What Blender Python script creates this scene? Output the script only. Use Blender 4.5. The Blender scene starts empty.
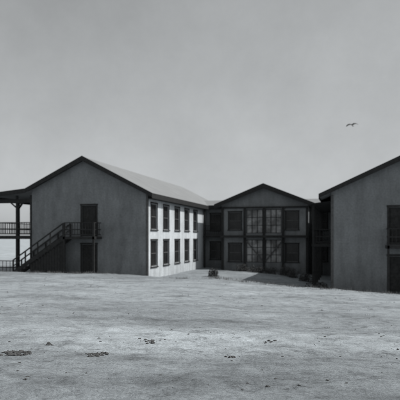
import bpy, math, random
from mathutils import Vector, noise
random.seed(7)
scene=bpy.context.scene
COL=scene.collection
TH=math.radians(14.9); SN,CS=math.sin(TH),math.cos(TH)
CAMZ=2.65

# ---------------------------------------------------------------- materials
def nm(name):
    m=bpy.data.materials.new(name); m.use_nodes=True
    nt=m.node_tree; b=nt.nodes['Principled BSDF']
    return m,nt,b
def grey(v): return (v*0.985,v*1.0,v*1.01,1)
def ramp(nt,fac,stops):
    r=nt.nodes.new('ShaderNodeValToRGB')
    e=r.color_ramp.elements
    e[0].position=stops[0][0]; e[0].color=grey(stops[0][1])
    e[1].position=stops[-1][0]; e[1].color=grey(stops[-1][1])
    for p,v in stops[1:-1]:
        x=e.new(p); x.color=grey(v)
    nt.links.new(fac,r.inputs[0]); return r.outputs[0]
def mul(nt,a,b,fac=1.0):
    m=nt.nodes.new('ShaderNodeMix'); m.data_type='RGBA'; m.blend_type='MULTIPLY'
    m.inputs[0].default_value=fac
    nt.links.new(a,m.inputs[6]); nt.links.new(b,m.inputs[7]); return m.outputs[2]
def coords(nt,scale=(1,1,1)):
    tc=nt.nodes.new('ShaderNodeTexCoord'); mp=nt.nodes.new('ShaderNodeMapping')
    mp.inputs['Scale'].default_value=scale
    nt.links.new(tc.outputs['Object'],mp.inputs[0]); return mp.outputs[0]
def noi(nt,vec,scale,detail=5,rough=.6):
    n=nt.nodes.new('ShaderNodeTexNoise'); n.inputs['Scale'].default_value=scale
    n.inputs['Detail'].default_value=detail; n.inputs['Roughness'].default_value=rough
    nt.links.new(vec,n.inputs['Vector']); return n.outputs[0]
def bump(nt,b,h,strength,dist=.02):
    bm=nt.nodes.new('ShaderNodeBump'); bm.inputs['Strength'].default_value=strength
    bm.inputs['Distance'].default_value=dist
    nt.links.new(h,bm.inputs['Height']); nt.links.new(bm.outputs[0],b.inputs['Normal'])

def wall_mat(name,lo,hi,bd=.35):
    m,nt,b=nm(name)
    v=coords(nt); big=noi(nt,v,.5,5,.65)
    c=ramp(nt,big,[(.32,lo),(.68,hi)])
    vs=coords(nt,(2.1,2.1,.5)); st=noi(nt,vs,.9,4,.65)
    c=mul(nt,c,ramp(nt,st,[(.32,.68),(.6,1.0)]),.7)
    fine=noi(nt,v,9,3,.75)
    c=mul(nt,c,ramp(nt,fine,[(.3,.75),(.65,1.1)]),.8)
    sp=nt.nodes.new('ShaderNodeSeparateXYZ'); nt.links.new(v,sp.inputs[0])
    a=nt.nodes.new('ShaderNodeMath'); a.operation='MULTIPLY_ADD'; a.inputs[1].default_value=1.6
    nt.links.new(st,a.inputs[0]); nt.links.new(sp.outputs[2],a.inputs[2])
    mr=nt.nodes.new('ShaderNodeMapRange'); mr.inputs[1].default_value=0; mr.inputs[2].default_value=2.2
    nt.links.new(a.outputs[0],mr.inputs[0])
    c=mul(nt,c,ramp(nt,mr.outputs[0],[(0,.65),(1,1)]),.8)
    w=nt.nodes.new('ShaderNodeTexWave'); w.wave_type='BANDS'; w.bands_direction='Z'; w.wave_profile='SAW'
    w.inputs['Scale'].default_value=1.55; w.inputs['Distortion'].default_value=.05
    nt.links.new(v,w.inputs[0])
    c=mul(nt,c,ramp(nt,w.outputs[0],[(0,.78),(.1,1.0)]),bd)
    bump(nt,b,w.outputs[0],.25,.015)
    nt.links.new(c,b.inputs['Base Color']); b.inputs['Roughness'].default_value=.9
    b.inputs['Specular IOR Level'].default_value=.15
    return m
def wood_mat(name,lo,hi):
    m,nt,b=nm(name); v=coords(nt); n=noi(nt,v,6,4,.7)
    nt.links.new(ramp(nt,n,[(.3,lo),(.7,hi)]),b.inputs['Base Color'])
    b.inputs['Roughness'].default_value=.85; b.inputs['Specular IOR Level'].default_value=.2
    return m
def roof_mat(name,axis,lo,hi):
    m,nt,b=nm(name); v=coords(nt)
    w=nt.nodes.new('ShaderNodeTexWave'); w.wave_type='BANDS'; w.bands_direction=axis; w.wave_profile='SIN'
    w.inputs['Scale'].default_value=2.2; nt.links.new(v,w.inputs[0])
    n=noi(nt,v,.8,5,.7)
    c=mul(nt,ramp(nt,n,[(.3,lo),(.7,hi)]),ramp(nt,w.outputs[0],[(0,.9),(.4,1)]),.5)
    nt.links.new(c,b.inputs['Base Color']); b.inputs['Roughness'].default_value=.75
    b.inputs['Specular IOR Level'].default_value=.2
    bump(nt,b,w.outputs[0],.3,.02); return m

M={}
M['front']=wall_mat('grey_boards',.19,.26,.25)  # gable boards, base grey set well below the side walls
M['white']=wall_mat('whitewashed_boards',.66,.8)
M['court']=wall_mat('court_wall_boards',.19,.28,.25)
M['dark']=wood_mat('dark_timber',.02,.042)
M['grey']=wood_mat('weathered_timber',.07,.13)
M['roofY']=roof_mat('sheet_roof_y','Y',.245,.30)
M['roofX']=roof_mat('sheet_roof_x','X',.245,.30)
m,nt,b=nm('window_glass'); n=noi(nt,coords(nt),1.3,3,.5)
nt.links.new(ramp(nt,n,[(.3,.012),(.7,.035)]),b.inputs['Base Color'])
b.inputs['Roughness'].default_value=.25; b.inputs['Specular IOR Level'].default_value=.3
M['glass']=m
m,nt,b=nm('milk_glass'); n=noi(nt,coords(nt),.9,4,.65)
nt.links.new(ramp(nt,n,[(.38,.1),(.5,.24),(.62,.42)]),b.inputs['Base Color'])
b.inputs['Roughness'].default_value=.4
M['milk']=m
m,nt,b=nm('stone'); n=noi(nt,coords(nt),9,4,.7)
nt.links.new(ramp(nt,n,[(.3,.03),(.7,.12)]),b.inputs['Base Color']); b.inputs['Roughness'].default_value=.95
M['stone']=m
m,nt,b=nm('leaf'); n=noi(nt,coords(nt),2.5,3,.7)
nt.links.new(ramp(nt,n,[(.3,.03),(.7,.09)]),b.inputs['Base Color']); b.inputs['Roughness'].default_value=.8
M['leaf']=m
m,nt,b=nm('dry_straw'); n=noi(nt,coords(nt),3,3,.7)
nt.links.new(ramp(nt,n,[(.3,.07),(.7,.2)]),b.inputs['Base Color']); b.inputs['Roughness'].default_value=.9
M['straw']=m
m,nt,b=nm('feathers'); n=noi(nt,coords(nt),8,3,.7)
nt.links.new(ramp(nt,n,[(.3,.06),(.7,.12)]),b.inputs['Base Color']); b.inputs['Roughness'].default_value=.9
M['feather']=m

# ---------------------------------------------------------------- mesh helper
class Bld:
    def __init__(s,name,loc=(0,0,0)):
        s.e=bpy.data.objects.new(name,None); COL.objects.link(s.e); s.e.location=loc; s.loc=Vector(loc); s.p={}
    def g(s,part,mat):
        if part not in s.p: s.p[part]=([],[],mat)
        return s.p[part]
    def face(s,part,mat,pts):
        V,F,_=s.g(part,mat); k=len(V); V.extend([tuple(p) for p in pts]); F.append(tuple(range(k,k+len(pts))))
    def box(s,part,mat,x0,x1,y0,y1,z0,z1):
        V,F,_=s.g(part,mat); k=len(V)
        V.extend([(x0,y0,z0),(x1,y0,z0),(x1,y1,z0),(x0,y1,z0),(x0,y0,z1),(x1,y0,z1),(x1,y1,z1),(x0,y1,z1)])
        for f in [(0,3,2,1),(4,5,6,7),(0,1,5,4),(1,2,6,5),(2,3,7,6),(3,0,4,7)]: F.append(tuple(k+i for i in f))
    def beam(s,part,mat,a,b_,w=.1,h=.1):
        a=Vector(a); b_=Vector(b_); d=(b_-a).normalized()
        up=Vector((0,0,1)) if abs(d.z)<.95 else Vector((0,1,0))
        sx=d.cross(up).normalized()*w/2; sy=sx.cross(d).normalized()*h/2
        V,F,_=s.g(part,mat); k=len(V)
        for p in (a,b_):
            for i,j in ((-1,-1),(1,-1),(1,1),(-1,1)): V.append(tuple(p+sx*i+sy*j))
        for f in [(0,3,2,1),(4,5,6,7),(0,1,5,4),(1,2,6,5),(2,3,7,6),(3,0,4,7)]: F.append(tuple(k+i for i in f))
    def prism(s,part,mat,prof,axis,a,b_):
        V,F,_=s.g(part,mat); k=len(V); n=len(prof)
        for t in (a,b_):
            for u,z in prof: V.append((u,t,z) if axis=='y' else (t,u,z))
        F.append(tuple(k+i for i in range(n))); F.append(tuple(k+n+i for i in reversed(range(n))))
        for i in range(n):
            j=(i+1)%n; F.append((k+i,k+n+i,k+n+j,k+j))
    def wall(s,part,mat,plane,c,u0,u1,z0,z1,ops,inward,depth=.14):
        def P(u,z,d=0): return (u,c+d*inward,z) if plane=='y' else (c+d*inward,u,z)
        us=sorted(set([u0,u1]+[o[0] for o in ops]+[o[1] for o in ops]))
        zs=sorted(set([z0,z1]+[o[2] for o in ops]+[o[3] for o in ops]))
        for i in range(len(us)-1):
            for j in range(len(zs)-1):
                mu=(us[i]+us[i+1])/2; mz=(zs[j]+zs[j+1])/2
                if any(o[0]<mu<o[1] and o[2]<mz<o[3] for o in ops): continue
                s.face(part,mat,[P(us[i],zs[j]),P(us[i+1],zs[j]),P(us[i+1],zs[j+1]),P(us[i],zs[j+1])])
        for a,b_,c0,c1 in [o[:4] for o in ops]:
            for q in ([P(a,c0),P(a,c1),P(a,c1,depth),P(a,c0,depth)],[P(b_,c0),P(b_,c1),P(b_,c1,depth),P(b_,c0,depth)],
                      [P(a,c0),P(b_,c0),P(b_,c0,depth),P(a,c0,depth)],[P(a,c1),P(b_,c1),P(b_,c1,depth),P(a,c1,depth)]):
                s.face(part,mat,q)
        for o in ops:
            a,b_,c0,c1=o[:4]; kind=o[4] if len(o)>4 else 'win'
            def bx(pt,mt,ua,ub,za,zb,d0,d1):
                lo,hi=sorted((c+d0*inward,c+d1*inward))
                if plane=='y': s.box(pt,mt,ua,ub,lo,hi,za,zb)
                else: s.box(pt,mt,lo,hi,ua,ub,za,zb)
            t=.09
            fm=M['dark']
            if kind=='screen':
                bx('light_panes',M['milk'],a+.001,b_-.001,c0+.001,c1-.001,.09,.12)
                nu=3; nz=3
                for i in range(nu+1):
                    uu=a+.03+(b_-a-.06)*i/nu; bx('pane_bars',fm,uu-.028,uu+.028,c0+.002,c1-.002,.04,.088)
                for i in range(nz+1):
                    zz=c0+.03+(c1-c0-.06)*i/nz
                    for k in range(nu):
                        ua=a+.03+(b_-a-.06)*k/nu+.029; ub=a+.03+(b_-a-.06)*(k+1)/nu-.029
                        bx('pane_bars',fm,ua,ub,zz-.02,zz+.02,.045,.085)
                continue
            bx('casings',fm,a-t,a+.015,c0-.02,c1+.02,-.03,.01); bx('casings',fm,b_-.015,b_+t,c0-.02,c1+.02,-.03,.01)
            bx('casings',fm,a-t-.03,b_+t+.03,c1+.021,c1+.13,-.04,.01)
            if kind=='win':
                bx('sills',fm,a-t-.05,b_+t+.05,c0-.1,c0-.021,-.08,.01)
                bx('glass',M['glass'],a+.001,b_-.001,c0+.001,c1-.001,.11,.135)
                sm=M['grey']
                mz=(c0+c1)/2
                bx('sashes',sm,a+.002,a+.05,c0+.002,c1-.002,.07,.105); bx('sashes',sm,b_-.05,b_-.002,c0+.002,c1-.002,.07,.105)
                bx('sashes',sm,a+.051,b_-.051,mz-.03,mz+.03,.07,.105)
                bx('sashes',sm,a+.051,b_-.051,c0+.002,c0+.06,.07,.105); bx('sashes',sm,a+.051,b_-.051,c1-.05,c1-.002,.07,.105)
                mu=(a+b_)/2
                bx('sashes',sm,mu-.012,mu+.012,c0+.061,mz-.031,.075,.1); bx('sashes',sm,mu-.012,mu+.012,mz+.031,c1-.051,.075,.1)
            elif kind=='door':
                bx('door',M['dark'],a+.001,b_-.001,c0+.001,c1-.001,.08,.13)
                mm=(c0+c1)/2; mu=(a+b_)/2
                for (pa,pb,qa,qb) in ((a+.12,mu-.05,c0+.15,mm-.1),(mu+.05,b_-.12,c0+.15,mm-.1),(a+.12,mu-.05,mm+.1,c1-.15),(mu+.05,b_-.12,mm+.1,c1-.15)):
                    bx('door_panels',M['dark'],pa,pb,qa,qb,.065,.079)
    def done(s):
        for part,(V,F,mat) in s.p.items():
            me=bpy.data.meshes.new(part); me.from_pydata([tuple(Vector(v)-s.loc) for v in V],[],F); me.materials.append(mat); me.update()
            o=bpy.data.objects.new(part,me); COL.objects.link(o); o.parent=s.e
def rail(B,a,b_,h=.95,step=.16,mat='dark',bal=True):
    a=Vector(a); b_=Vector(b_); L=(b_-a).length
    B.beam('railing',M[mat],a+Vector((0,0,h)),b_+Vector((0,0,h)),.08,.06)
    B.beam('railing',M[mat],a+Vector((0,0,h*.5)),b_+Vector((0,0,h*.5)),.04,.07)
    if bal:
        B.beam('railing',M[mat],a+Vector((0,0,.12)),b_+Vector((0,0,.12)),.04,.06)
        n=int(L/step)
        for i in range(1,n):
            p=a.lerp(b_,i/n); B.beam('balusters',M[mat],p+Vector((0,0,.12)),p+Vector((0,0,h-.03)),.03,.03)
def stairs(B,xt,zt,xb,zb,y0,y1,n=15):
    for yy in (y0,y1):
        B.beam('stringers',M['dark'],(xt,yy,zt-.12),(xb,yy,zb-.02),.06,.28)
        B.beam('stair_rail',M['dark'],(xt,yy,zt+.92),(xb,yy,zb+.92),.06,.09)
        B.beam('stair_rail',M['dark'],(xt,yy,zt+.5),(xb,yy,zb+.5),.04,.06)
        for i in range(0,5):
            t=i/4; x=xt+(xb-xt)*t; z=zt+(zb-zt)*t
            B.beam('stair_posts',M['dark'],(x,yy,z-.1),(x,yy,z+.95),.08,.08)
    for i in range(n):
        t=(i+.5)/n; x=xt+(xb-xt)*t; z=zt+(zb-zt)*t
        B.box('treads',M['grey'],x-.15,x+.15,y0+.035,y1-.035,z-.02,z+.02)

# ---------------------------------------------------------------- LEFT wing
B=Bld('two_storey_barracks_building',(-18,36,0))
Y0,Y1=35.8,60.0; XL,XR=-22.4,-13.3; ZW=5.68
ztop=lambda x:(8.4-.52*(x+18.1)) if x>-18.1 else (8.4-.478*(-18.1-x))
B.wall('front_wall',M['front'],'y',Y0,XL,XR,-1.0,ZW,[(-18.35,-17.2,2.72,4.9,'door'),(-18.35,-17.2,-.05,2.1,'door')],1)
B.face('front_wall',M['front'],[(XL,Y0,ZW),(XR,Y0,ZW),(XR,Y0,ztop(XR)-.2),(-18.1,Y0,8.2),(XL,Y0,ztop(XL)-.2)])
ops=[]
for yc in (37.1,39.85,42.7,45.5,48.3):
    ops+= [(yc-.65,yc+.65,3.2,5.02),(yc-.65,yc+.65,.55,2.38)]
B.wall('courtyard_wall',M['white'],'x',XR,Y0,Y1,-1.0,ZW+.02,ops,-1)
B.wall('outer_wall',M['white'],'x',XL,Y0,Y1,-1.0,ztop(XL)-.2,[(y-.5,y+.5,a,b) for y in (38,41,44,47,50,53,56) for a,b in((3.3,4.9),(.7,2.3))],1)
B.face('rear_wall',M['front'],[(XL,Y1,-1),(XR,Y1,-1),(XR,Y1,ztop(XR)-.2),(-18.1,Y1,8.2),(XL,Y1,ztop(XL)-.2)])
B.box('corner_boards',M['grey'],XR-.12,XR+.03,Y0-.03,Y0+.12,-1,ZW)
T=.14
prof=[(-26.2,5.86),(-22.7,6.2),(-18.1,8.4),(-12.85,5.67),(-12.85,5.67-T),(-18.1,8.4-T),(-22.7,6.2-T),(-26.2,5.86-T)]
B.prism('roof',M['roofY'],prof,'y',Y0-.45,Y1+.4)
o=.012
rk=[(-26.25,5.86+o),(-22.7,6.2+o),(-18.1,8.4+.04),(-12.8,5.67+o),(-12.8,5.67-.28),(-18.1,8.4-.33),(-22.7,6.2-.31),(-26.25,5.86-.36)]
B.prism('barge_boards',M['dark'],rk,'y',Y0-.5,Y0-.452)
B.prism('soffit',M['dark'],[(-12.87,5.67-T-.003),(-18.1,8.4-T-.004),(-22.7,6.2-T-.003),(-26.1,5.86-T-.003),(-26.1,5.86-T-.03),(-22.7,6.2-T-.03),(-18.1,8.4-T-.03),(-12.87,5.67-T-.03)],'y',Y0-.45,Y0-.002)
B.box('eave_fascia',M['dark'],-12.85,-12.8,Y0-.45,Y1+.4,5.32,5.675)
B.box('eave_soffit',M['dark'],XR+.002,-12.852,Y0,Y1,5.32,5.36)
B.box('eave_fascia',M['dark'],-26.25,-26.2,Y0-.45,Y1+.4,5.5,5.87)
VX=-25.6
for i in range(9):
    y=Y0+.15+i*3.0
    B.box('veranda_posts',M['dark'],VX-.08,VX+.08,y-.08,y+.08,-1,5.62)
    B.beam('veranda_braces',M['dark'],(VX,y+.02,4.9),(VX,y+.7,5.5),.08,.08)
    if i<8:
        rail(B,(VX,y,2.78),(VX,y+3,2.78),step=.25)
for x in (-23.75,-22.55):
    B.box('veranda_posts',M['dark'],x-.07,x+.07,Y0+.07,Y0+.23,-1,5.75)
B.box('veranda_beam',M['dark'],-26.1,XL-.01,Y0+.05,Y0+.25,5.2,5.5)
B.box('veranda_beam',M['dark'],VX-.07,VX+.07,Y0+.26,Y1,5.35,5.6)
B.box('veranda_floor',M['dark'],-25.85,XL-.01,Y0,Y1,2.5,2.74)
B.beam('veranda_braces',M['dark'],(-23.75,Y0+.15,4.8),(-24.5,Y0+.15,5.4),.08,.09)
B.beam('veranda_braces',M['dark'],(-23.75,Y0+.15,4.8),(-23.0,Y0+.15,5.4),.08,.09)
rail(B,(VX,Y0+.12,2.78),(-22.5,Y0+.12,2.78),step=.2)
rail(B,(VX,Y0+.12,-.1),(-23.7,Y0+.12,-.1),step=.3)
ly0,ly1=Y0-1.25,Y0-.05
B.box('landing',M['dark'],-19.2,-16.75,ly0,ly1,2.5,2.68)
for x in (-19.1,-16.85):
    B.box('landing_posts',M['dark'],x-.07,x+.07,ly0+.0,ly0+.14,-.8,3.65)
rail(B,(-19.1,ly0+.07,2.7),(-16.85,ly0+.07,2.7),step=.2)
rail(B,(-16.85,ly0+.07,2.7),(-16.85,ly1,2.7),step=.2)
stairs(B,-19.2,2.68,-23.2,0.05,ly0+.07,ly1-.06,15)
for i in range(12):
    x=-19.25-i*.22; zt=2.5-(i*.22+.1)*.66
    if zt>.4: B.box('stair_shadow_boards',M['dark'],x-.2,x,ly0+.14,ly0+.17,-.6,zt-.15)  # dark boards added to stand in for the shadow under the flight
B.done()

# ---------------------------------------------------------------- RIGHT wing
B=Bld('two_storey_barracks_building',(3.3,34,-.8))
Y0,Y1=34.0,60.0; XL,XR=-.8,7.4; ZB=-1.4
rt=lambda x:7.45-.46*abs(x-3.3)
ZW=5.2
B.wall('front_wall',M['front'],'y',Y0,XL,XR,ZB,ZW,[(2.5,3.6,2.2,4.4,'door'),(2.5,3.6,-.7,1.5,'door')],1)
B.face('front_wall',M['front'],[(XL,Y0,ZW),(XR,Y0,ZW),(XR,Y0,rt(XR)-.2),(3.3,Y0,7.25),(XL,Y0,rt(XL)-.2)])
B.wall('courtyard_wall',M['white'],'x',XL,Y0,Y1,ZB,rt(XL)-.19,[(y-.5,y+.5,a,b) for y in (36,39,42,45,48) for a,b in((2.9,4.4),(.1,1.7))],1)
B.wall('outer_wall',M['white'],'x',XR,Y0,Y1,ZB,rt(XR)-.19,[(y-.5,y+.5,a,b) for y in (36,39,42,45,48,51,54) for a,b in((2.9,4.4),(.1,1.7))],-1)
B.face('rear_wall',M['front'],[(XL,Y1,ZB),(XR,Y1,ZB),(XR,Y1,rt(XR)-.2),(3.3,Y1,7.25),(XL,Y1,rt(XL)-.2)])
B.box('corner_boards',M['grey'],XL-.03,XL+.12,Y0-.03,Y0+.12,ZB,ZW)
xa,xb=-1.5,8.1
prof=[(xa,rt(xa)),(3.3,7.45),(xb,rt(xb)),(xb,rt(xb)-T),(3.3,7.45-T),(xa,rt(xa)-T)]
B.prism('roof',M['roofY'],prof,'y',Y0-.45,Y1+.4)
prof=[(xa-.04,rt(xa)+.01),(3.3,7.48),(xb+.04,rt(xb)+.01),(xb+.04,rt(xb)-.25),(3.3,7.15),(xa-.04,rt(xa)-.25)]
B.prism('barge_boards',M['dark'],prof,'y',Y0-.5,Y0-.452)
prof=[(xa+.02,rt(xa)-T-.003),(3.3,7.45-T-.003),(xb-.02,rt(xb)-T-.003),(xb-.02,rt(xb)-T-.03),(3.3,7.42-T),(xa+.02,rt(xa)-T-.03)]
B.prism('soffit',M['dark'],prof,'y',Y0-.45,Y0-.002)
B.box('eave_fascia',M['dark'],xa-.04,xa-.002,Y0-.45,Y1,rt(xa)-.3,rt(xa)+.01)
GX=-2.05
B.box('gallery_floor',M['dark'],GX-.1,XL-.01,37,52,2.0,2.18)
B.prism('gallery_roof',M['dark'],[(GX-.3,4.85),(XL-.02,5.05),(XL-.02,4.98),(GX-.3,4.78)],'y',36.8,51.5)
for i in range(6):
    y=37.1+i*2.8
    B.box('gallery_posts',M['dark'],GX-.07,GX+.07,y-.07,y+.07,ZB,4.85)
    if i<5: rail(B,(GX,y,2.2),(GX,y+2.8,2.2),step=.25)
rail(B,(GX,37.1,2.2),(XL,37.1,2.2),step=.2)
ly0,ly1=Y0-1.1,Y0-.05
B.box('landing',M['dark'],2.3,4.4,ly0,ly1,1.98,2.16)
for x in (2.4,4.3): B.box('landing_posts',M['dark'],x-.06,x+.06,ly0,ly0+.12,ZB,3.1)
rail(B,(2.4,ly0+.06,2.18),(4.3,ly0+.06,2.18),step=.2)
rail(B,(2.4,ly0+.06,2.18),(2.4,ly1,2.18),step=.2)
stairs(B,4.4,2.16,8.4,-.8,ly0+.07,ly1-.06,16)
B.done()

# ---------------------------------------------------------------- CENTRE block
B=Bld('two_storey_central_block',(-7.2,52,0))
ZB=-1.0
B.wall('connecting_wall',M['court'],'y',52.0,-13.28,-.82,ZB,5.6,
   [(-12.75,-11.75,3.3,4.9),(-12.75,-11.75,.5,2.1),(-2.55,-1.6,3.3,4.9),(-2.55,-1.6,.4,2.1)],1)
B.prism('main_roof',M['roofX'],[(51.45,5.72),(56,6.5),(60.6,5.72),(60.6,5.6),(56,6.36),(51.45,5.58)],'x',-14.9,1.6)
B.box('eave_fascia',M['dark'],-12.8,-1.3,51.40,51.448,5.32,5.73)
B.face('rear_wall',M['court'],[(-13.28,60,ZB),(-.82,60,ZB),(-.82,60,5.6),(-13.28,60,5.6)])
PX0,PX1,PY=-11.2,-3.2,50.0
zt=lambda x:7.5-.40*abs(x+7.2)
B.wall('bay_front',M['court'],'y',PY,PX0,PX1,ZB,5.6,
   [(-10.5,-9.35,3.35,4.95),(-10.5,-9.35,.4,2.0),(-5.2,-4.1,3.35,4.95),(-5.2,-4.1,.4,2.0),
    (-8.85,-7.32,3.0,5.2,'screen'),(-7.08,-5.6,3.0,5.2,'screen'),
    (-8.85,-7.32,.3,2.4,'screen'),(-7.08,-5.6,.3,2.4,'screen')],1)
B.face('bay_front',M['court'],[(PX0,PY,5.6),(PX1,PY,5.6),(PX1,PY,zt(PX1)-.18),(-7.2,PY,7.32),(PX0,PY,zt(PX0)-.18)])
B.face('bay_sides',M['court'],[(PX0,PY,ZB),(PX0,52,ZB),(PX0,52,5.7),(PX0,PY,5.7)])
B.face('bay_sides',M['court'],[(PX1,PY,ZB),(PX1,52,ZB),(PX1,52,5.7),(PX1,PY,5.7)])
a,b_=-11.75,-2.65
B.prism('bay_roof',M['roofY'],[(a,zt(a)),(-7.2,7.5),(b_,zt(b_)),(b_,zt(b_)-T),(-7.2,7.5-T),(a,zt(a)-T)],'y',49.4,56)
B.prism('barge_boards',M['dark'],[(a-.04,zt(a)+.01),(-7.2,7.55),(b_+.04,zt(b_)+.01),(b_+.04,zt(b_)-.36),(-7.2,7.08),(a-.04,zt(a)-.36)],'y',49.35,49.398)
B.prism('soffit',M['dark'],[(a+.02,zt(a)-T-.003),(-7.2,7.5-T-.003),(b_-.02,zt(b_)-T-.003),(b_-.02,zt(b_)-T-.03),(-7.2,7.47-T),(a+.02,zt(a)-T-.03)],'y',49.4,PY-.002)
for x in (-11.1,-9.0,-7.2,-5.45,-3.3):
    B.box('wall_posts',M['dark'],x-.1,x+.1,PY-.16,PY-.012,ZB,5.3)
B.box('upper_beam',M['dark'],PX0,PX1,PY-.18,PY-.012,5.301,5.45)
B.box('gallery_floor',M['dark'],PX0,PX1,49.4,PY-.162,2.58,2.8)
for s,e in (((-8.9,2.35),(-7.3,.4)),((-5.5,2.35),(-7.1,.4))):
    B.beam('cross_braces',M['grey'],(s[0],PY-.08,s[1]),(e[0],PY-.08,e[1]),.05,.1)
for x0,x1 in ((-13.2,-11.3),(-3.1,-2.2)):
    B.box('side_gallery_floor',M['dark'],x0,x1,50.9,51.98,2.6,2.78)
    rail(B,(x0,51.0,2.8),(x1,51.0,2.8),step=.2)
    B.box('side_gallery_posts',M['dark'],x0+.02,x0+.14,50.93,51.07,ZB,5.5)
B.done()

# ---------------------------------------------------------------- GROUND
def interp(x,pts):
    if x<=pts[0][0]: return pts[0][1]
    for (a,va),(b,vb) in zip(pts,pts[1:]):
        if x<=b:
            t=(x-a)/(b-a); t=t*t*(3-2*t)*.5+t*.5; return va+(vb-va)*t
    return pts[-1][1]
CP=[(-30,.36),(-15,.35),(-8.4,.20),(-.8,-.26),(5,-.6),(12,-.8)]
def sm(t): t=max(0,min(1,t)); return t*t*(3-2*t)
def height(x,y):
    zc=interp(x,CP)
    yc=31.3+.7*noise.noise(Vector((x*.25,3.1,0)))+.3*noise.noise(Vector((x*.9,8.1,0)))
    if y<yc:
        t=max(0,(y-4)/(yc-4)); z=1.0+(zc-1.0)*t
    else: z=zc-.65*sm((y-yc)/2.6)
    d=-x*SN+y*CS; l=x*CS+y*SN
    far=1-sm((math.hypot(x,y)-60)/40)
    p=Vector((x,y,0))
    rgh=.6+.8*sm((noise.noise(p*.22+Vector((9,2,0)))+.25)/.6)
    z+=far*(.07*noise.noise(p*.35)+rgh*(.03*noise.noise(p*1.3+Vector((5,0,0)))+.020*noise.noise(p*3.4)+.010*noise.noise(p*9)))
    w=.25*noise.noise(Vector((l*.3,0,2)))
    for rd,dp in ((8.7,.04),(10.2,.04),(14.6,.03),(16.2,.03)):
        q=(d-rd-w-.03*l)/.18
        if abs(q)<3: z-=dp*math.exp(-q*q)*(.6+.8*noise.noise(Vector((l*.9,rd,0))))
    return z
xs=[];x=-34.0
while x<22: xs.append(x); x+=.11 if -12<x<10 else .22
xs=[-3000,-1500,-700,-350,-180,-110,-75,-55,-43,-38]+xs+[23,26,32,42,60,90,150,300,700,1500,3000]
ys=[];y=4.0
while y<36: ys.append(y); y+=.045+ (y-4)*.006
while y<62: ys.append(y); y+=.6
ys=[-2000,-800,-300,-100,-40,-15,-4,0,2,3,3.6]+ys+[66,72,80,95,120,160,250,450,900,1800,4000]
V=[(a,b,height(a,b)) for b in ys for a in xs]
nx=len(xs)
F=[(j*nx+i,j*nx+i+1,(j+1)*nx+i+1,(j+1)*nx+i) for j in range(len(ys)-1) for i in range(nx-1)]
me=bpy.data.meshes.new('ground'); me.from_pydata(V,[],F)
me.polygons.foreach_set('use_smooth',[True]*len(F)); me.update()
g=bpy.data.objects.new('ground',me); COL.objects.link(g)
m,nt,b=nm('dry_earth'); v=coords(nt)
c=ramp(nt,noi(nt,v,.35,6,.62),[(.3,.29),(.5,.37),(.68,.43)])
mp=nt.nodes.new('ShaderNodeMapping'); tc=nt.nodes.new('ShaderNodeTexCoord')
mp.vector_type='TEXTURE'; mp.inputs['Rotation'].default_value=(0,0,TH); mp.inputs['Scale'].default_value=(2.2,.8,1)
nt.links.new(tc.outputs['Object'],mp.inputs[0])
c=mul(nt,c,ramp(nt,noi(nt,mp.outputs[0],.9,6,.68),[(.34,.62),(.5,.98),(.62,1.15)]),.8)
c=mul(nt,c,ramp(nt,noi(nt,v,3.2,6,.75),[(.34,.6),(.5,1.0),(.66,1.15)]),.8)
c=mul(nt,c,ramp(nt,noi(nt,v,26,3,.75),[(.3,.62),(.6,1.15)]),.8)
c=mul(nt,c,ramp(nt,noi(nt,v,1.7,5,.75),[(.58,1.0),(.68,.45)]),.85)
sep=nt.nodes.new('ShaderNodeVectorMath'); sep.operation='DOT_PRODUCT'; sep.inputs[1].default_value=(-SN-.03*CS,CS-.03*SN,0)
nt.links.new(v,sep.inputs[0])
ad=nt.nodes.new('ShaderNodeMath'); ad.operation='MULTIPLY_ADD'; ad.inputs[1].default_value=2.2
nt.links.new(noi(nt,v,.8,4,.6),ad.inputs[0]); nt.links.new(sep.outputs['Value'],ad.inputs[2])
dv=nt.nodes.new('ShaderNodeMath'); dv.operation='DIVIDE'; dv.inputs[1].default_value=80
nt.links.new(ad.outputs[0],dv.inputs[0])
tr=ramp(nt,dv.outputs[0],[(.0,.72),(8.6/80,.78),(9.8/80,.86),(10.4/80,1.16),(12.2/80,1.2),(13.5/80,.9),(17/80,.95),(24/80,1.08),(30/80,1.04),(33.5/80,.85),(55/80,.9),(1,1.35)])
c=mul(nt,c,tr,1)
nt.links.new(c,b.inputs['Base Color']); b.inputs['Roughness'].default_value=.95; b.inputs['Specular IOR Level'].default_value=.1
bump(nt,b,noi(nt,v,9,6,.75),.8,.05)
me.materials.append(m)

def fromcam(px,py):
    u=(px-200)/545; s=(py-237)/545
    d=3.0
    while d<120:
        x=-SN*d+CS*u*d; y=CS*d+SN*u*d
        if CAMZ-s*d<=height(x,y): break
        d+=.03
    return x,y,height(x,y)

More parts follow.
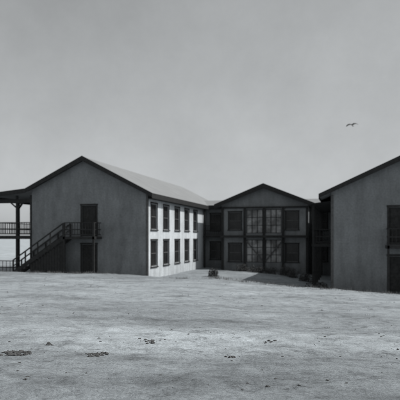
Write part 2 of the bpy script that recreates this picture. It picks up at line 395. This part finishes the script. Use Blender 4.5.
# ---------------------------------------------------------------- stones and debris
import bmesh
def stones(name,items,mat):
    bm=bmesh.new()
    for (x,y,z,r) in items:
        ret=bmesh.ops.create_icosphere(bm,subdivisions=2,radius=1)
        sx,sy,sz=r*random.uniform(.8,1.5),r*random.uniform(.7,1.2),r*random.uniform(.4,.75); an=random.random()*3
        off=Vector((random.random()*50,0,0))
        for vv in ret['verts']:
            k=1+.55*noise.noise(vv.co*1.5+off)
            c=vv.co*k; c=Vector((c.x*sx,c.y*sy,c.z*sz))
            vv.co=Vector((c.x*math.cos(an)-c.y*math.sin(an)+x,c.x*math.sin(an)+c.y*math.cos(an)+y,c.z+z+sz*.1))
    me=bpy.data.meshes.new(name); bm.to_mesh(me); bm.free(); me.materials.append(mat)
    o=bpy.data.objects.new(name,me); COL.objects.link(o); return o
it=[]
while len(it)<420:
    d=6+26*random.random()**1.2; u=random.uniform(-.42,.42)
    x=-SN*d+CS*u*d; y=CS*d+SN*u*d
    if noise.noise(Vector((x*.35,y*.35,4)))<random.uniform(-.2,.35): continue
    it.append((x,y,height(x,y),random.choice([.005,.007,.009,.012,.017])*random.uniform(.7,1.2)*(1+d*.02)))
stones('scattered_stones',it,M['stone'])
for k,(px,py,w,n) in enumerate([(14,354,.14,80),(97,355,.10,55),(148,341,.10,20),(268,342,.08,12),(232,358,.06,8),(52,345,.06,7)]):
    x0,y0,_=fromcam(px,py); it=[]
    for _ in range(n):
        l=random.gauss(0,w*.75); q=random.gauss(0,w*.8)
        x=x0+CS*l-SN*q; y=y0+SN*l+CS*q; it.append((x,y,height(x,y),random.choice([.008,.012,.02,.026,.036])))
    stones('rubble_heap',it,M['stone'])

# ---------------------------------------------------------------- plants
def leaves(name,clumps,mat,seed):
    random.seed(seed); V=[];F=[]
    for (cx,cy,cz,rx,rz,n,s) in clumps:
        for _ in range(n):
            while True:
                p=Vector((random.uniform(-1,1),random.uniform(-1,1),random.uniform(0,1)))
                if p.length<1 and (p.length>.45 or random.random()<.4): break
            if noise.noise(p*2.2+Vector((cx,cy,seed)))<-.12: continue
            c=Vector((cx+p.x*rx,cy+p.y*rx,cz+p.z*rz))
            n_=Vector((random.gauss(0,1),random.gauss(0,1),random.gauss(0,1)+.5)).normalized()
            a=n_.orthogonal().normalized()*s*random.uniform(.6,1.3); b2=n_.cross(a).normalized()*s*.5
            k=len(V); V+= [tuple(c-a),tuple(c+b2),tuple(c+a),tuple(c-b2)]; F.append((k,k+1,k+2,k+3))
        for _ in range(7):
            an=random.random()*6.28; e=Vector((cx+math.cos(an)*rx*.7,cy+math.sin(an)*rx*.7,cz+rz*random.uniform(.5,.95)))
            k=len(V); w=.015
            V+= [(cx-w,cy,cz-.1),(cx+w,cy,cz-.1),(e.x+.004,e.y,e.z),(e.x-.004,e.y,e.z)]; F.append((k,k+1,k+2,k+3))
    me=bpy.data.meshes.new(name); me.from_pydata(V,[],F); me.materials.append(mat)
    o=bpy.data.objects.new(name,me); COL.objects.link(o)
def at(px,y):
    t=math.tan(math.atan((px-200)/545)-TH); return t*y,y,height(t*y,y)
for k,(px,Y,r,h) in enumerate([(213,41,.4,.8),(243,48,.6,.9),(256,47.6,.5,.8),(270,47.5,.6,.8),(282,47,.7,1.0),(293,46,.6,.9),(304,43,.5,.8),(316,36.5,.6,.8),(326,35.5,.45,.7)]):
    x,y,z=at(px,Y)
    cl=[(x+random.uniform(-.8,.8)*r,y+random.uniform(-.5,.5)*r,z-.05,r*random.uniform(.6,.9),h*random.uniform(.6,1.05),330,.055) for _ in range(4)]
    leaves('shrub',cl,M['leaf'],k+3)
random.seed(11); V=[];F=[]
def blade(x,y,z,h):
    an=random.random()*6.28; w=.006+h*.02; lx=random.gauss(0,.35)*h; lyy=random.gauss(0,.35)*h
    k=len(V); V.extend([(x-math.cos(an)*w,y-math.sin(an)*w,z-.02),(x+math.cos(an)*w,y+math.sin(an)*w,z-.02),(x+lx,y+lyy,z+h)]); F.append((k,k+1,k+2))
for _ in range(900):
    x=random.uniform(-26,8); y=random.uniform(30.5,35.5)
    if noise.noise(Vector((x*.4,y*.3,7)))<-.1 : continue
    z=height(x,y)
    for _ in range(16): blade(x+random.gauss(0,.14),y+random.gauss(0,.14),z,random.uniform(.05,.2))
for _ in range(40):
    d=random.uniform(12,28); u=random.uniform(-.42,.42); x=-SN*d+CS*u*d; y=CS*d+SN*u*d; z=height(x,y)
    for _ in range(14): blade(x+random.gauss(0,.06),y+random.gauss(0,.06),z,random.uniform(.02,.04))
me=bpy.data.meshes.new('dry_grass'); me.from_pydata(V,[],F); me.materials.append(M['straw'])
COL.objects.link(bpy.data.objects.new('dry_grass',me))

# ---------------------------------------------------------------- soaring bird
def bird(loc,span):
    h=span/2
    V=[];F=[]
    rings=[(.42,.008,0),(.34,.035,.01),(.25,.06,.012),(.12,.085,.0),(-.05,.09,-.005),(-.2,.06,0),(-.3,.035,.008)]
    for yy,r,zz in rings:
        for k in range(8):
            a=k*math.pi/4; V.append((math.cos(a)*r,yy,zz+math.sin(a)*r*.85))
    for i in range(len(rings)-1):
        for k in range(8): F.append((i*8+k,i*8+(k+1)%8,(i+1)*8+(k+1)%8,(i+1)*8+k))
    F.append(tuple(range(8)))
    k=len(V); V+= [(-.03,-.28,.012),(.03,-.28,.012),(.15,-.52,.0),(0,-.55,0),(-.15,-.52,0)]; F.append((k,k+1,k+2,k+3,k+4))
    for s in (-1,1):
        prof=[(0.04,.2,-.18,.03),(.3,.25,-.2,.17),(.6,.24,-.17,.16),(.85,.14,-.16,.05),(1.0,.0,-.14,-.06)]
        k=len(V)
        for u,le,te,z in prof:
            V+= [(s*u*1.0,le,z),(s*u*1.0,(le+te)/2,z+.025),(s*u*1.0,te,z-.01)]
        for i in range(len(prof)-1):
            for j in range(2):
                a=k+i*3+j; F.append((a,a+1,a+4,a+3))
    me=bpy.data.meshes.new('bird'); me.from_pydata([(x*h,y*h,z*h) for x,y,z in V],[],F); me.materials.append(M['feather'])
    o=bpy.data.objects.new('bird',me); COL.objects.link(o); o.location=loc; o.rotation_euler=(math.radians(38),math.radians(-10),math.radians(18))
d=46; u=(352-200)/545
bird((-SN*d+CS*u*d,CS*d+SN*u*d,CAMZ+(237-125)/545*d),1.05)

# ---------------------------------------------------------------- light
el=math.radians(47); az=math.radians(8)
sd=Vector((math.cos(el)*math.cos(az),math.cos(el)*math.sin(az),math.sin(el)))
L=bpy.data.lights.new('sun','SUN'); L.energy=3.3; L.angle=math.radians(.6); L.color=(1,.985,.96)
so=bpy.data.objects.new('sun',L); COL.objects.link(so); so.rotation_euler=(-sd).to_track_quat('-Z','Y').to_euler()
w=bpy.data.worlds.new('World'); scene.world=w; w.use_nodes=True; nt=w.node_tree
bg=nt.nodes['Background']; sk=nt.nodes.new('ShaderNodeTexSky'); sk.sky_type='NISHITA'; sk.sun_disc=False
sk.sun_elevation=el; sk.sun_rotation=math.pi/2-az; sk.air_density=1.0; sk.dust_density=1.6; sk.ozone_density=1
bw=nt.nodes.new('ShaderNodeRGBToBW'); nt.links.new(sk.outputs[0],bw.inputs[0])
pw=nt.nodes.new('ShaderNodeMath'); pw.operation='POWER'; pw.inputs[1].default_value=.55; nt.links.new(bw.outputs[0],pw.inputs[0])
tc=nt.nodes.new('ShaderNodeTexCoord'); n1=noi(nt,tc.outputs['Generated'],4,8,.68)
mr=nt.nodes.new('ShaderNodeMapRange'); mr.inputs[1].default_value=.3; mr.inputs[2].default_value=.7; mr.inputs[3].default_value=1.52; mr.inputs[4].default_value=1.84
nt.links.new(n1,mr.inputs[0])
mu=nt.nodes.new('ShaderNodeMath'); mu.operation='MULTIPLY'; nt.links.new(pw.outputs[0],mu.inputs[0]); nt.links.new(mr.outputs[0],mu.inputs[1])
cb=nt.nodes.new('ShaderNodeVectorMath'); cb.operation='SCALE'; cb.inputs[0].default_value=(.965,1.0,1.02)
nt.links.new(mu.outputs[0],cb.inputs['Scale']); nt.links.new(cb.outputs[0],bg.inputs['Color']); bg.inputs['Strength'].default_value=.145

# ---------------------------------------------------------------- camera
cd=bpy.data.cameras.new('camera'); cd.sensor_width=36; cd.lens=36*545/400; cd.shift_y=.0925; cd.clip_end=8000; cd.clip_start=.1
cd.dof.use_dof=True; cd.dof.focus_distance=7.5; cd.dof.aperture_fstop=2.0
co=bpy.data.objects.new('camera',cd); COL.objects.link(co); co.location=(0,0,CAMZ); co.rotation_euler=(math.pi/2,0,TH)
scene.camera=co
scene.view_settings.view_transform='Standard'; scene.view_settings.look='None'; scene.view_settings.exposure=0
